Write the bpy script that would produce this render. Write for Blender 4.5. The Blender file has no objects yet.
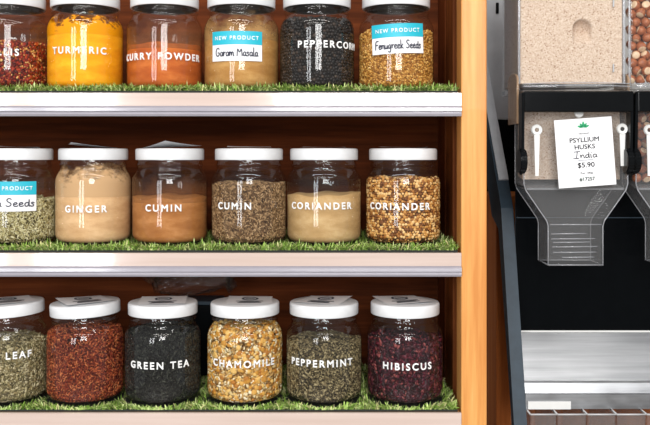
import bpy, bmesh, math, random
import numpy as np
from mathutils import Vector, Matrix

random.seed(7)
rng = np.random.default_rng(11)
C = bpy.context.scene.collection
ZO = 1.30            # eye height above the floor
F = 860.0            # focal length in pixels
HY = 155.0           # horizon row

def PX(px, Y): return (px - 325.0) / F * Y
def PZ(py, Y): return ZO + (HY - py) / F * Y

# ------------------------------------------------------------------ objects
def link(name, me, mat=None, parent=None, loc=None):
    o = bpy.data.objects.new(name, me)
    C.objects.link(o)
    if mat is not None and me is not None:
        for m in (mat if isinstance(mat, (list, tuple)) else [mat]):
            me.materials.append(m)
    if parent is not None: o.parent = parent
    if loc is not None: o.location = loc
    return o

def tag(o, label=None, cat=None, group=None, kind=None):
    if label: o['label'] = label
    if cat: o['category'] = cat
    if group: o['group'] = group
    if kind: o['kind'] = kind
    return o

def thing(name, label, cat, loc=(0, 0, 0), group=None):
    o = bpy.data.objects.new(name, None); C.objects.link(o)
    o.location = loc
    o.empty_display_size = 0.02
    return tag(o, label, cat, group)

def mesh_np(name, V, faces, smooth=False, mats=None):
    """faces: list of (array n x k) blocks or python lists"""
    me = bpy.data.meshes.new(name)
    blocks = [np.asarray(f, dtype=np.int32) for f in faces]
    loops = np.concatenate([b.ravel() for b in blocks])
    counts = np.concatenate([np.full(len(b), b.shape[1], dtype=np.int32) for b in blocks])
    starts = np.concatenate([[0], np.cumsum(counts)[:-1]]).astype(np.int32)
    me.vertices.add(len(V)); me.loops.add(len(loops)); me.polygons.add(len(counts))
    me.vertices.foreach_set('co', np.asarray(V, dtype=np.float32).ravel())
    me.loops.foreach_set('vertex_index', loops)
    me.polygons.foreach_set('loop_start', starts)
    try: me.polygons.foreach_set('loop_total', counts)
    except Exception: pass
    if mats is not None:
        me.polygons.foreach_set('material_index', np.concatenate([np.full(len(b), m, dtype=np.int32) for b, m in zip(blocks, mats)]))
    if smooth is not False:
        s = np.ones(len(counts), dtype=bool) if smooth is True else np.concatenate([np.full(len(b), k, dtype=bool) for b, k in zip(blocks, smooth)])
        me.polygons.foreach_set('use_smooth', s)
    me.update(calc_edges=True); me.validate()
    return me

def from_bm(name, bm, smooth=False):
    me = bpy.data.meshes.new(name)
    bmesh.ops.recalc_face_normals(bm, faces=bm.faces)
    if smooth:
        for f in bm.faces: f.smooth = True
    bm.to_mesh(me); bm.free()
    return me

def lathe_arrays(profile, seg=64, closed_top=False, closed_bot=False):
    n = len(profile)
    a = np.linspace(0, 2 * math.pi, seg, endpoint=False)
    V = np.zeros((n, seg, 3))
    for i, (r, z) in enumerate(profile):
        V[i, :, 0] = r * np.sin(a); V[i, :, 1] = -r * np.cos(a); V[i, :, 2] = z
    V = V.reshape(-1, 3)
    q = []
    for i in range(n - 1):
        j = np.arange(seg); k = (j + 1) % seg
        q.append(np.stack([i * seg + j, i * seg + k, (i + 1) * seg + k, (i + 1) * seg + j], 1))
    return V, np.concatenate(q)

def lathe(name, profile, seg=64):
    V, q = lathe_arrays(profile, seg)
    return mesh_np(name, V, [q], smooth=True)

def bm_box(bm, x0, x1, y0, y1, z0, z1, bev=0.0, seg=2):
    r = bmesh.ops.create_cube(bm, size=1.0, matrix=Matrix.Translation(((x0 + x1) / 2, (y0 + y1) / 2, (z0 + z1) / 2)) @ Matrix.Diagonal((x1 - x0, y1 - y0, z1 - z0, 1)))
    if bev > 0:
        es = list({e for v in r['verts'] for e in v.link_edges})
        bmesh.ops.bevel(bm, geom=es, offset=bev, segments=seg, affect='EDGES', profile=0.5)

def box(name, x0, x1, y0, y1, z0, z1, mat, parent=None, bev=0.001, seg=2, smooth=False):
    bm = bmesh.new(); bm_box(bm, x0, x1, y0, y1, z0, z1, bev, seg)
    return link(name, from_bm(name, bm, smooth), mat, parent)

def prism_x(bm, pts, x0, x1, bev=0.0):
    """polygon in YZ extruded along X"""
    a = [bm.verts.new((x0, y, z)) for y, z in pts]
    b = [bm.verts.new((x1, y, z)) for y, z in pts]
    n = len(pts)
    bm.faces.new(a); bm.faces.new(b[::-1])
    for i in range(n):
        bm.faces.new((a[i], b[i], b[(i + 1) % n], a[(i + 1) % n]))
    if bev:
        es = list({e for v in a + b for e in v.link_edges})
        bmesh.ops.bevel(bm, geom=es, offset=bev, segments=2, affect='EDGES')

def bm_cyl(bm, r, depth, mat4, seg=32, bev=0.0):
    res = bmesh.ops.create_cone(bm, cap_ends=True, segments=seg, radius1=r, radius2=r, depth=depth, matrix=mat4)
    if bev:
        es = [e for e in {e for v in res['verts'] for e in v.link_edges} if len(e.link_faces) == 2 and e.calc_face_angle(0) > 1.0]
        bmesh.ops.bevel(bm, geom=es, offset=bev, segments=2, affect='EDGES')

def bm_tube(bm, pts, r, seg=8):
    rings = []
    pts = [Vector(p) for p in pts]
    for i, p in enumerate(pts):
        d = (pts[min(i + 1, len(pts) - 1)] - pts[max(i - 1, 0)]).normalized()
        u = d.cross(Vector((0, 0.3, 1))).normalized()
        if u.length < 1e-3: u = d.cross(Vector((1, 0, 0))).normalized()
        w = d.cross(u)
        rings.append([bm.verts.new(p + (u * math.cos(t) + w * math.sin(t)) * r) for t in [2 * math.pi * k / seg for k in range(seg)]])
    for a, b in zip(rings, rings[1:]):
        for k in range(seg):
            bm.faces.new((a[k], a[(k + 1) % seg], b[(k + 1) % seg], b[k]))
    bm.faces.new(rings[0]); bm.faces.new(rings[-1][::-1])

# ---------------------------------------------------------------- materials
def srgb(r, g, b):
    def f(c):
        c /= 255.0
        return c / 12.92 if c <= 0.04045 else ((c + 0.055) / 1.055) ** 2.4
    return (f(r), f(g), f(b), 1.0)

class NT:
    def __init__(s, name):
        s.m = bpy.data.materials.new(name); s.m.use_nodes = True
        s.t = s.m.node_tree; s.t.nodes.clear()
        s.out = s.t.nodes.new('ShaderNodeOutputMaterial')
    def n(s, typ, **kw):
        nd = s.t.nodes.new(typ)
        for k, v in kw.items():
            if k.startswith('_'): setattr(nd, k[1:], v)
            else:
                key = int(k[1:]) if k[0] == 'i' and k[1:].isdigit() else k.replace('__', ' ')
                nd.inputs[key].default_value = v
        return nd
    def l(s, a, b): s.t.links.new(a, b)
    def ramp(s, fac, stops, interp='LINEAR'):
        r = s.n('ShaderNodeValToRGB'); r.color_ramp.interpolation = interp
        el = r.color_ramp.elements
        while len(el) < len(stops): el.new(0.5)
        for e, (p, c) in zip(el, stops): e.position = p; e.color = c
        s.l(fac, r.inputs[0]); return r.outputs[0]
    def coord(s, which='Object'): return s.n('ShaderNodeTexCoord').outputs[which]
    def mapping(s, scale, vec=None):
        m = s.n('ShaderNodeMapping'); m.inputs['Scale'].default_value = scale
        s.l(vec if vec is not None else s.coord(), m.inputs[0]); return m.outputs[0]
    def noise(s, scale, vec=None, detail=4.0, rough=0.6):
        n = s.n('ShaderNodeTexNoise'); n.inputs['Scale'].default_value = scale
        n.inputs['Detail'].default_value = detail; n.inputs['Roughness'].default_value = rough
        s.l(vec if vec is not None else s.coord(), n.inputs['Vector']); return n.outputs[0]
    def bump(s, h, strength=0.3, dist=0.001):
        b = s.n('ShaderNodeBump'); b.inputs['Strength'].default_value = strength; b.inputs['Distance'].default_value = dist
        s.l(h, b.inputs['Height']); return b.outputs[0]
    def bsdf(s, rough=0.5, metal=0.0, spec=0.5):
        p = s.n('ShaderNodeBsdfPrincipled')
        p.inputs['Roughness'].default_value = rough; p.inputs['Metallic'].default_value = metal
        p.inputs['Specular IOR Level'].default_value = spec
        s.l(p.outputs[0], s.out.inputs[0]); return p

def plain(name, col, rough=0.5, metal=0.0, spec=0.5, mottle=0.06, scale=60, coat=0.0):
    t = NT(name); p = t.bsdf(rough, metal, spec)
    a = tuple(max(0, c * (1 - mottle)) for c in col[:3]) + (1,)
    b = tuple(min(1, c * (1 + mottle)) for c in col[:3]) + (1,)
    t.l(t.ramp(t.noise(scale), [(0.3, a), (0.7, b)]), p.inputs['Base Color'])
    p.inputs['Coat Weight'].default_value = coat
    p.inputs['Coat Roughness'].default_value = 0.1
    return t.m

def thin_clear(name, tint=(0.97, 0.975, 0.97), rough=0.03, ior=1.5, haze=0.0, hazecol=(0.8, 0.8, 0.8, 1)):
    """clear sheet: fresnel reflection over straight-through transmission"""
    t = NT(name)
    g = t.n('ShaderNodeNewGeometry')
    ma = t.n('ShaderNodeMapRange'); ma.inputs['To Min'].default_value = ior; ma.inputs['To Max'].default_value = 1 / ior
    t.l(g.outputs['Backfacing'], ma.inputs['Value'])
    fr = t.n('ShaderNodeFresnel'); t.l(ma.outputs[0], fr.inputs['IOR'])
    tr = t.n('ShaderNodeBsdfTransparent'); tr.inputs[0].default_value = tuple(tint) + (1,)
    base = tr.outputs[0]
    if haze > 0:
        d = t.n('ShaderNodeBsdfDiffuse'); d.inputs[0].default_value = hazecol
        mh = t.n('ShaderNodeMixShader'); mh.inputs[0].default_value = haze
        t.l(base, mh.inputs[1]); t.l(d.outputs[0], mh.inputs[2]); base = mh.outputs[0]
    gl = t.n('ShaderNodeBsdfGlossy'); gl.inputs['Roughness'].default_value = rough
    mx = t.n('ShaderNodeMixShader')
    t.l(fr.outputs[0], mx.inputs[0]); t.l(base, mx.inputs[1]); t.l(gl.outputs[0], mx.inputs[2])
    t.l(mx.outputs[0], t.out.inputs[0])
    return t.m

def wood(name, c0, c1, c2, axis='Z', rough=0.45, scale=1.0, coat=0.15, spec=0.25):
    t = NT(name); p = t.bsdf(rough, 0, spec)
    s = {'Z': (60, 60, 3.0), 'X': (3.0, 60, 60), 'Y': (60, 3.0, 60)}[axis]
    v = t.mapping(tuple(k * scale for k in s))
    n1 = t.noise(1.0, v, 6, 0.65)
    v2 = t.mapping(tuple(k * scale * 4 for k in s))
    n2 = t.noise(1.0, v2, 3, 0.6)
    mx = t.n('ShaderNodeMath', _operation='MULTIPLY_ADD'); mx.inputs[1].default_value = 0.17
    t.l(n2, mx.inputs[0]); t.l(n1, mx.inputs[2])
    col = t.ramp(mx.outputs[0], [(0.48, c0), (0.66, c1), (0.86, c2)])
    t.l(col, p.inputs['Base Color']); t.l(t.bump(n2, 0.08, 0.0006), p.inputs['Normal'])
    p.inputs['Coat Weight'].default_value = coat
    return t.m

def ramp_stops(cols):
    n = len(cols)
    return [((i + 0.0) / n, c) for i, c in enumerate(cols)]

def grain_mat(name, cols, rough=0.55, spec=0.3):
    t = NT(name); p = t.bsdf(rough, 0, spec)
    g = t.n('ShaderNodeNewGeometry')
    t.l(t.ramp(g.outputs['Random Per Island'], ramp_stops(cols), 'CONSTANT'), p.inputs['Base Color'])
    return t.m

def core_mat(name, cols, scale):
    t = NT(name); p = t.bsdf(0.8, 0, 0.2)
    v = t.n('ShaderNodeTexVoronoi'); v.inputs['Scale'].default_value = scale
    t.l(t.coord(), v.inputs['Vector'])
    sp = t.n('ShaderNodeSeparateColor'); t.l(v.outputs['Color'], sp.inputs[0])
    t.l(t.ramp(sp.outputs[0], ramp_stops(cols), 'CONSTANT'), p.inputs['Base Color'])
    t.l(t.bump(v.outputs['Distance'], 0.6, 0.002), p.inputs['Normal'])
    return t.m

def powder_mat(name, c0, c1, c2):
    t = NT(name); p = t.bsdf(0.9, 0, 0.15)
    a = t.noise(28, t.mapping((1, 1, 2.2)), 6, 0.62)
    b = t.noise(900, None, 2, 0.5)
    mx = t.n('ShaderNodeMath', _operation='MULTIPLY_ADD'); mx.inputs[1].default_value = 0.30
    t.l(b, mx.inputs[0]); t.l(a, mx.inputs[2])
    t.l(t.ramp(mx.outputs[0], [(0.45, c0), (0.66, c1), (0.85, c2)]), p.inputs['Base Color'])
    t.l(t.bump(mx.outputs[0], 0.25, 0.002), p.inputs['Normal'])
    return t.m

def film_mat(name, col, lo, hi, zfade0, zfade1, amount=1.0):
    """dust clinging to the inside of the glass"""
    t = NT(name)
    d = t.n('ShaderNodeBsdfDiffuse'); d.inputs[0].default_value = col
    tr = t.n('ShaderNodeBsdfTransparent')
    sep = t.n('ShaderNodeSeparateXYZ'); t.l(t.coord(), sep.inputs[0])
    mr = t.n('ShaderNodeMapRange'); mr.inputs['From Min'].default_value = zfade0; mr.inputs['From Max'].default_value = zfade1
    mr.inputs['To Min'].default_value = 0.35; mr.inputs['To Max'].default_value = -0.15
    t.l(sep.outputs[2], mr.inputs[0])
    n = t.noise(32, t.mapping((1, 1, 1.4)), 7, 0.68)
    ad = t.n('ShaderNodeMath', _operation='ADD'); t.l(n, ad.inputs[0]); t.l(mr.outputs[0], ad.inputs[1])
    m2 = t.n('ShaderNodeMapRange'); m2.inputs['From Min'].default_value = lo; m2.inputs['From Max'].default_value = hi
    m2.inputs['To Max'].default_value = amount
    t.l(ad.outputs[0], m2.inputs[0])
    mx = t.n('ShaderNodeMixShader'); t.l(m2.outputs[0], mx.inputs[0]); t.l(tr.outputs[0], mx.inputs[1]); t.l(d.outputs[0], mx.inputs[2])
    t.l(mx.outputs[0], t.out.inputs[0])
    return t.m

M = {}
M['glass'] = thin_clear('jar_glass', (0.97, 0.97, 0.965), 0.07, 1.5, 0.006, (0.62, 0.55, 0.47, 1))
M['clear'] = thin_clear('clear_plastic', (0.95, 0.95, 0.945), 0.05, 1.46, 0.02)
M['chute'] = thin_clear('shade_tinted_plastic', (0.86, 0.86, 0.86), 0.06, 1.5, 0.06)  # tint darkens the plastic to paint the shade over the husks inside
M['lit_ear'] = thin_clear('tan_lit_plastic', (0.9, 0.85, 0.8), 0.1, 1.46, 0.5, srgb(196, 164, 132))  # tan haze paints in the light on husk dust seen through it
M['bin'] = thin_clear('hazy_bin_plastic', (0.86, 0.86, 0.86), 0.1, 1.5, 0.08)
M['ridge'] = thin_clear('moulded_plastic_edge', (0.72, 0.72, 0.74), 0.15, 1.6, 0.22, (0.85, 0.87, 0.9, 1))
M['film_bag'] = thin_clear('crumpled_film', (0.95, 0.94, 0.92), 0.10, 1.6, 0.015)
M['bin_rim'] = thin_clear('frosted_bin_rim', (0.8, 0.8, 0.8), 0.2, 1.5, 0.55)
M['lid'] = plain('white_lid_plastic', (0.74, 0.75, 0.76, 1), 0.32, mottle=0.02)
M['paper'] = plain('white_paper', (0.76, 0.76, 0.77, 1), 0.7, mottle=0.02)
M['letter'] = plain('white_vinyl', (0.88, 0.88, 0.87, 1), 0.5, mottle=0.01)
M['teal'] = plain('teal_print', srgb(30, 170, 190), 0.5, mottle=0.03)
M['ink'] = plain('dark_ink', srgb(22, 26, 50), 0.6, mottle=0.02)
M['navy'] = plain('navy_print', srgb(28, 38, 72), 0.6, mottle=0.02)
M['green_print'] = plain('green_print', srgb(20, 150, 96), 0.6, mottle=0.02)
M['grey_print'] = plain('grey_print', srgb(110, 115, 125), 0.6, mottle=0.02)
M['black'] = plain('black_plastic', (0.004, 0.0045, 0.005, 1), 0.12, spec=0.15, mottle=0.1)
M['black_panel'] = plain('black_gloss_panel', (0.002, 0.0025, 0.003, 1), 0.1, spec=0.08, mottle=0.1)
M['black_rail'] = plain('dark_painted_metal', (0.026, 0.041, 0.056, 1), 0.4, spec=0.2, mottle=0.15)
M['grey_metal'] = plain('grey_painted_metal', (0.42, 0.43, 0.45, 1), 0.5, mottle=0.05)
M['white_plastic'] = plain('white_plastic', (0.66, 0.66, 0.64, 1), 0.4, mottle=0.02)
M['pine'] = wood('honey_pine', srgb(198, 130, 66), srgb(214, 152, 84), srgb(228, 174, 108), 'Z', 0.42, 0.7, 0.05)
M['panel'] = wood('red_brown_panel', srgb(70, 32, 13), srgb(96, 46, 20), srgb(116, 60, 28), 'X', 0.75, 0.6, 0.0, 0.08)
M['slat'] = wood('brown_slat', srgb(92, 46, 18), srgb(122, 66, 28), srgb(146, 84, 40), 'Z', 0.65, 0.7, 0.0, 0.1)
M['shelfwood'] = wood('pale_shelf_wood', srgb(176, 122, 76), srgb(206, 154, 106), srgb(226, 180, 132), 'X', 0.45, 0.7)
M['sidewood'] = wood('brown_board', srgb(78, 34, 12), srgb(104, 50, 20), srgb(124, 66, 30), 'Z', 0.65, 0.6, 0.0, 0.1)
M['baseboard_wood'] = wood('warm_brown_board', srgb(158, 86, 38), srgb(180, 102, 48), srgb(196, 120, 62), 'Z', 0.6, 0.5, 0.0, 0.1)
M['mat_back'] = plain('mat_backing', (0.012, 0.014, 0.01, 1), 0.8, mottle=0.3)
M['husk'] = None

def rail_mat():
    t = NT('ticket_rail_plastic'); p = t.bsdf(0.16, 0, 0.5)
    n = t.noise(3.0, t.mapping((1.2, 1, 30)), 3, 0.5)
    t.l(t.ramp(n, [(0.3, srgb(196, 174, 162)), (0.7, srgb(210, 190, 180))]), p.inputs['Base Color'])
    p.inputs['Coat Weight'].default_value = 1.0; p.inputs['Coat Roughness'].default_value = 0.06
    p.inputs['Coat IOR'].default_value = 1.9
    return t.m
M['rail'] = rail_mat()
M['rail_lip'] = plain('grey_rail_lip', srgb(150, 146, 154), 0.2, mottle=0.04, coat=0.8)

def steel():
    t = NT('brushed_steel'); p = t.bsdf(0.24, 1.0)
    n = t.noise(1.0, t.mapping((6, 160, 160)), 5, 0.6)
    t.l(t.ramp(n, [(0.3, (0.36, 0.37, 0.385, 1)), (0.7, (0.48, 0.49, 0.505, 1))]), p.inputs['Base Color'])
    n2 = t.noise(26, t.mapping((1, 1, 2.5)), 6, 0.7)
    t.l(t.ramp(n2, [(0.35, (0.3, 0.3, 0.3, 1)), (0.7, (0.46, 0.46, 0.46, 1))]), p.inputs['Roughness'])
    t.l(t.bump(n2, 0.05, 0.001), p.inputs['Normal'])
    return t.m
M['steel'] = steel()

def husk_mat():
    t = NT('psyllium_husk'); p = t.bsdf(0.85, 0, 0.2)
    v = t.n('ShaderNodeTexVoronoi'); v.inputs['Scale'].default_value = 800
    t.l(t.coord(), v.inputs['Vector'])
    sp = t.n('ShaderNodeSeparateColor'); t.l(v.outputs['Color'], sp.inputs[0])
    t.l(t.ramp(sp.outputs[0], [(0.0, srgb(150, 118, 94)), (0.04, srgb(192, 168, 148)), (0.3, srgb(202, 180, 160)), (0.6, srgb(210, 190, 171)), (0.88, srgb(218, 201, 184))], 'CONSTANT'), p.inputs['Base Color'])
    t.l(t.bump(sp.outputs[1], 0.3, 0.0010), p.inputs['Normal'])
    return t.m
M['husk'] = husk_mat()

def grass_mat():
    t = NT('artificial_grass'); p = t.bsdf(0.5, 0, 0.3)
    g = t.n('ShaderNodeNewGeometry')
    t.l(t.ramp(g.outputs['Random Per Island'], ramp_stops([srgb(96, 128, 44), srgb(124, 160, 60), srgb(150, 182, 84), srgb(174, 200, 110), srgb(204, 220, 148), srgb(108, 130, 66), srgb(212, 206, 148)]), 'CONSTANT'), p.inputs['Base Color'])
    return t.m
M['grass'] = grass_mat()

def nut_mat():
    t = NT('hazelnut_shell'); p = t.bsdf(0.45, 0, 0.4)
    sep = t.n('ShaderNodeSeparateXYZ'); t.l(t.coord(), sep.inputs[0])
    n = t.noise(1.0, t.mapping((420, 420, 60)), 4, 0.6)
    brown = t.ramp(n, [(0.3, srgb(120, 60, 32)), (0.55, srgb(164, 94, 56)), (0.8, srgb(196, 134, 92))])
    pale = t.ramp(t.noise(300), [(0.3, srgb(196, 160, 124)), (0.7, srgb(226, 200, 168))])
    st = t.n('ShaderNodeMapRange'); st.inputs['From Min'].default_value = -0.0040; st.inputs['From Max'].default_value = -0.0036
    st.inputs['To Min'].default_value = 1; st.inputs['To Max'].default_value = 0
    t.l(sep.outputs[2], st.inputs[0])
    mx = t.n('ShaderNodeMix', _data_type='RGBA')
    t.l(st.outputs[0], mx.inputs[0]); t.l(brown, mx.inputs[6]); t.l(pale, mx.inputs[7])
    t.l(mx.outputs[2], p.inputs['Base Color']); t.l(t.bump(n, 0.2, 0.0006), p.inputs['Normal'])
    return t.m
M['nut'] = nut_mat()

# ------------------------------------------------------------------ writing
def text_mesh2d(s, size, bold=0.0, space=1.0, extrude=0.0, shear=0.0):
    cu = bpy.data.curves.new('writing', 'FONT')
    cu.body = s; cu.size = size; cu.space_character = space
    cu.extrude = extrude; cu.align_x = 'CENTER'; cu.resolution_u = 3; cu.shear = shear
    ob = bpy.data.objects.new('writing', cu); C.objects.link(ob)
    bpy.context.view_layer.update()
    dg = bpy.context.evaluated_depsgraph_get()
    me = bpy.data.meshes.new_from_object(ob.evaluated_get(dg))
    bpy.data.objects.remove(ob); bpy.data.curves.remove(cu)
    if bold:
        b = bold * size; bm = bmesh.new()
        for dx_, dy_ in ((b, 0), (-b, 0), (0, b), (0, -b), (.7 * b, .7 * b), (-.7 * b, .7 * b), (.7 * b, -.7 * b), (-.7 * b, -.7 * b)):
            c = me.copy(); c.transform(Matrix.Translation((dx_, dy_, 0))); bm.from_mesh(c); bpy.data.meshes.remove(c)
        bm.to_mesh(me); bm.free()
    n = len(me.vertices); co = np.zeros(n * 3, dtype=np.float32)
    me.vertices.foreach_get('co', co); co = co.reshape(-1, 3).astype(float)
    x0, x1 = co[:, 0].min(), co[:, 0].max()
    y0, y1 = co[:, 1].min(), co[:, 1].max()
    co[:, 0] -= (x0 + x1) / 2; co[:, 1] -= (y0 + y1) / 2
    return me, co, (x1 - x0), (y1 - y0)

HAND = {  # pen strokes, x-height 0.5, cap 1.0 ; value = (advance, [polylines])
 'G': (0.75, [[(.62,.85),(.45,1),(.2,.9),(.06,.55),(.12,.15),(.35,0),(.6,.12),(.64,.42),(.4,.42)]]),
 'M': (0.85, [[(.06,0),(.12,1),(.4,.3),(.68,1),(.76,0)]]),
 'F': (0.6, [[(.1,0),(.14,.98),(.58,1)],[(.13,.5),(.48,.54)]]),
 'S': (0.6, [[(.5,.88),(.3,1),(.1,.82),(.2,.58),(.45,.42),(.48,.18),(.25,0),(.05,.12)]]),
 'I': (0.62, [[(.02,.98),(.6,1.02)],[(.36,1),(.22,0)],[(-.08,0),(.48,.02)]]),
 'a': (0.5, [[(.4,.42),(.22,.5),(.06,.3),(.1,.05),(.25,0),(.4,.2),(.42,.48),(.4,.1),(.5,.02)]]),
 'r': (0.4, [[(.06,.5),(.1,0),(.12,.3),(.24,.48),(.36,.46)]]),
 'm': (0.72, [[(.05,.5),(.08,0),(.12,.35),(.24,.5),(.32,.4),(.34,0),(.38,.35),(.5,.5),(.6,.4),(.62,0),(.7,.04)]]),
 's': (0.42, [[(.34,.42),(.2,.5),(.08,.38),(.3,.22),(.28,.04),(.12,0),(.02,.08)]]),
 'l': (0.26, [[(.12,1),(.1,.1),(.2,0)]]),
 'e': (0.46, [[(.06,.24),(.36,.3),(.34,.46),(.2,.5),(.06,.32),(.1,.06),(.26,0),(.42,.1)]]),
 'n': (0.5, [[(.05,.5),(.08,0),(.12,.34),(.26,.5),(.38,.4),(.4,.04),(.48,.02)]]),
 'u': (0.5, [[(.05,.5),(.06,.14),(.18,0),(.34,.14),(.4,.5),(.4,.06),(.48,.02)]]),
 'g': (0.5, [[(.4,.42),(.22,.5),(.06,.3),(.12,.06),(.28,.06),(.4,.4),(.4,-.3),(.2,-.42),(.04,-.3)]]),
 'k': (0.48, [[(.08,1),(.08,0)],[(.38,.5),(.1,.22),(.42,0)]]),
 'd': (0.52, [[(.4,.4),(.22,.5),(.06,.3),(.1,.04),(.26,0),(.4,.2),(.44,1),(.42,.06),(.5,.02)]]),
 'i': (0.26, [[(.1,.5),(.1,.08),(.2,0)],[(.14,.74),(.16,.78)]]),
 ' ': (0.35, []),
}
def hand_mesh2d(s, height, width, pen):
    V, Fc = [], []
    x = 0.0; lines = []
    for ch in s:
        adv, pl = HAND[ch]
        for p in pl: lines.append([(x + a, b) for a, b in p])
        x += adv
    k = width / x
    for p in lines:
        # chaikin smooth
        q = p
        for _ in range(2):
            if len(q) > 2:
                r = [q[0]]
                for a, b in zip(q, q[1:]):
                    r += [(a[0] * .75 + b[0] * .25, a[1] * .75 + b[1] * .25), (a[0] * .25 + b[0] * .75, a[1] * .25 + b[1] * .75)]
                q = r + [q[-1]]
        q = [((a - x / 2) * k, (b - 0.4) * height) for a, b in q]
        for (ax, ay), (bx, by) in zip(q, q[1:]):
            L = math.hypot(bx - ax, by - ay) or 1e-9
            dx, dy = (bx - ax) / L, (by - ay) / L
            e = pen * 0.35; h = pen / 2
            i = len(V)
            for (sx, sy, sg) in ((ax - dx * e, ay - dy * e, 1), (ax - dx * e, ay - dy * e, -1), (bx + dx * e, by + dy * e, -1), (bx + dx * e, by + dy * e, 1)):
                V.append((sx - dy * h * sg, sy + dx * h * sg, 0))
            Fc.append((i + 1, i + 2, i + 3, i))
    return np.array(V, dtype=float), np.array(Fc, dtype=np.int32)

def wrap(co, R, th0, z0, tilt=0.0):
    """2D sheet (x along, y up, z outwards) onto a cylinder around Z facing -Y at angle 0"""
    c, s = math.cos(tilt), math.sin(tilt)
    x = co[:, 0] * c - co[:, 1] * s; y = co[:, 0] * s + co[:, 1] * c
    th = th0 + x / R; r = R + co[:, 2]
    return np.stack([r * np.sin(th), -r * np.cos(th), z0 + y], 1)

def set_co(me, co):
    me.vertices.foreach_set('co', np.asarray(co, dtype=np.float32).ravel()); me.update()

# ---------------------------------------------------------------------- jars
JR = 0.0488
JAR_PROFILE = [(0.0, 0.0025), (0.030, 0.0022), (0.038, 0.0), (0.0425, 0.0004), (0.0458, 0.0022), (0.0478, 0.0055), (JR, 0.0105),
               (JR, 0.03), (JR, 0.055), (JR, 0.0775), (0.0484, 0.082), (0.0473, 0.0865), (0.0452, 0.0905), (0.0429, 0.0940), (0.0416, 0.0965),
               (0.0414, 0.0990), (0.0425, 0.1000), (0.0430, 0.1012), (0.0425, 0.1024), (0.0414, 0.1034), (0.0414, 0.1080), (0.0410, 0.120)]
LID_PROFILE = [(0.0420, 0.1080), (0.0438, 0.1078), (0.0442, 0.1085), (0.0443, 0.1197), (0.0440, 0.1213), (0.0432, 0.1223), (0.0416, 0.1227), (0.020, 0.1229), (0.0, 0.1229)]
jar_glass_me = lathe('jar_glass_body', JAR_PROFILE, 96); jar_glass_me.materials.append(M['glass'])
def make_lid_mesh():
    V, q = lathe_arrays(LID_PROFILE, 120)
    return mesh_np('jar_lid', V, [q], smooth=True)
lid_me = make_lid_mesh(); lid_me.materials.append(M['lid'])
lid_shade_me = lathe('lid_shade_cup', [(0.0, 0.1208), (0.0414, 0.1208), (0.0417, 0.1203), (0.0417, 0.1079)], 64)  # dark cup added inside the lid, its colour stands in for shade
lid_shade_me.materials.append(plain('dark_lid_shade', (0.045, 0.033, 0.025, 1), 0.7))

TXT_SIZE = 0.0121
def add_lettering(jar, s, th, z):
    me, co, w, h = text_mesh2d(s, TXT_SIZE, 0.024, 1.36, 0.0003)
    set_co(me, wrap(co, JR + 0.0009, th, z))
    return link('lettering', me, M['letter'], jar)

def sheet(w, h, nx=14, ny=4, x0=0, y0=0, z=0.0):
    xs = np.linspace(-w / 2, w / 2, nx + 1) + x0; ys = np.linspace(-h / 2, h / 2, ny + 1) + y0
    V = np.array([(a, b, z) for b in ys for a in xs])
    q = np.array([(j * (nx + 1) + i, j * (nx + 1) + i + 1, (j + 1) * (nx + 1) + i + 1, (j + 1) * (nx + 1) + i) for j in range(ny) for i in range(nx)])
    return V, q

def add_sticker(jar, hand, th, z, w=0.068, h=0.0375, tilt=0.0, hw=0.056, hx=0.0):
    R = JR + 0.0006
    V, q = sheet(w, h)
    st = link('sticker', mesh_np('sticker', wrap(V, R, th, z, tilt), [q]), M['paper'], jar)
    st['label'] = 'white paper sticker with teal band'
    hb = h * 0.45
    V, q = sheet(w, hb, y0=h / 2 - hb / 2, z=0.0002)
    link('teal_band', mesh_np('teal_band', wrap(V, R, th, z, tilt), [q]), M['teal'], st)
    me, co, tw, tH = text_mesh2d('NEW PRODUCT', 0.0068, 0.018, 1.3)
    co[:, 0] *= 0.058 / tw; co[:, 1] += h / 2 - hb * 0.50; co[:, 2] += 0.0005
    set_co(me, wrap(co, R, th, z, tilt)); link('printed_words', me, M['letter'], st)
    V, q = hand_mesh2d(hand, 0.0105, hw, 0.0013)
    V[:, 0] += hx; V[:, 1] -= h / 2 - (h - hb) * 0.50; V[:, 2] = 0.0005
    o = link('handwriting', mesh_np('handwriting', wrap(V, R, th, z, tilt), [q]), M['ink'], st)
    return st

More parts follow.
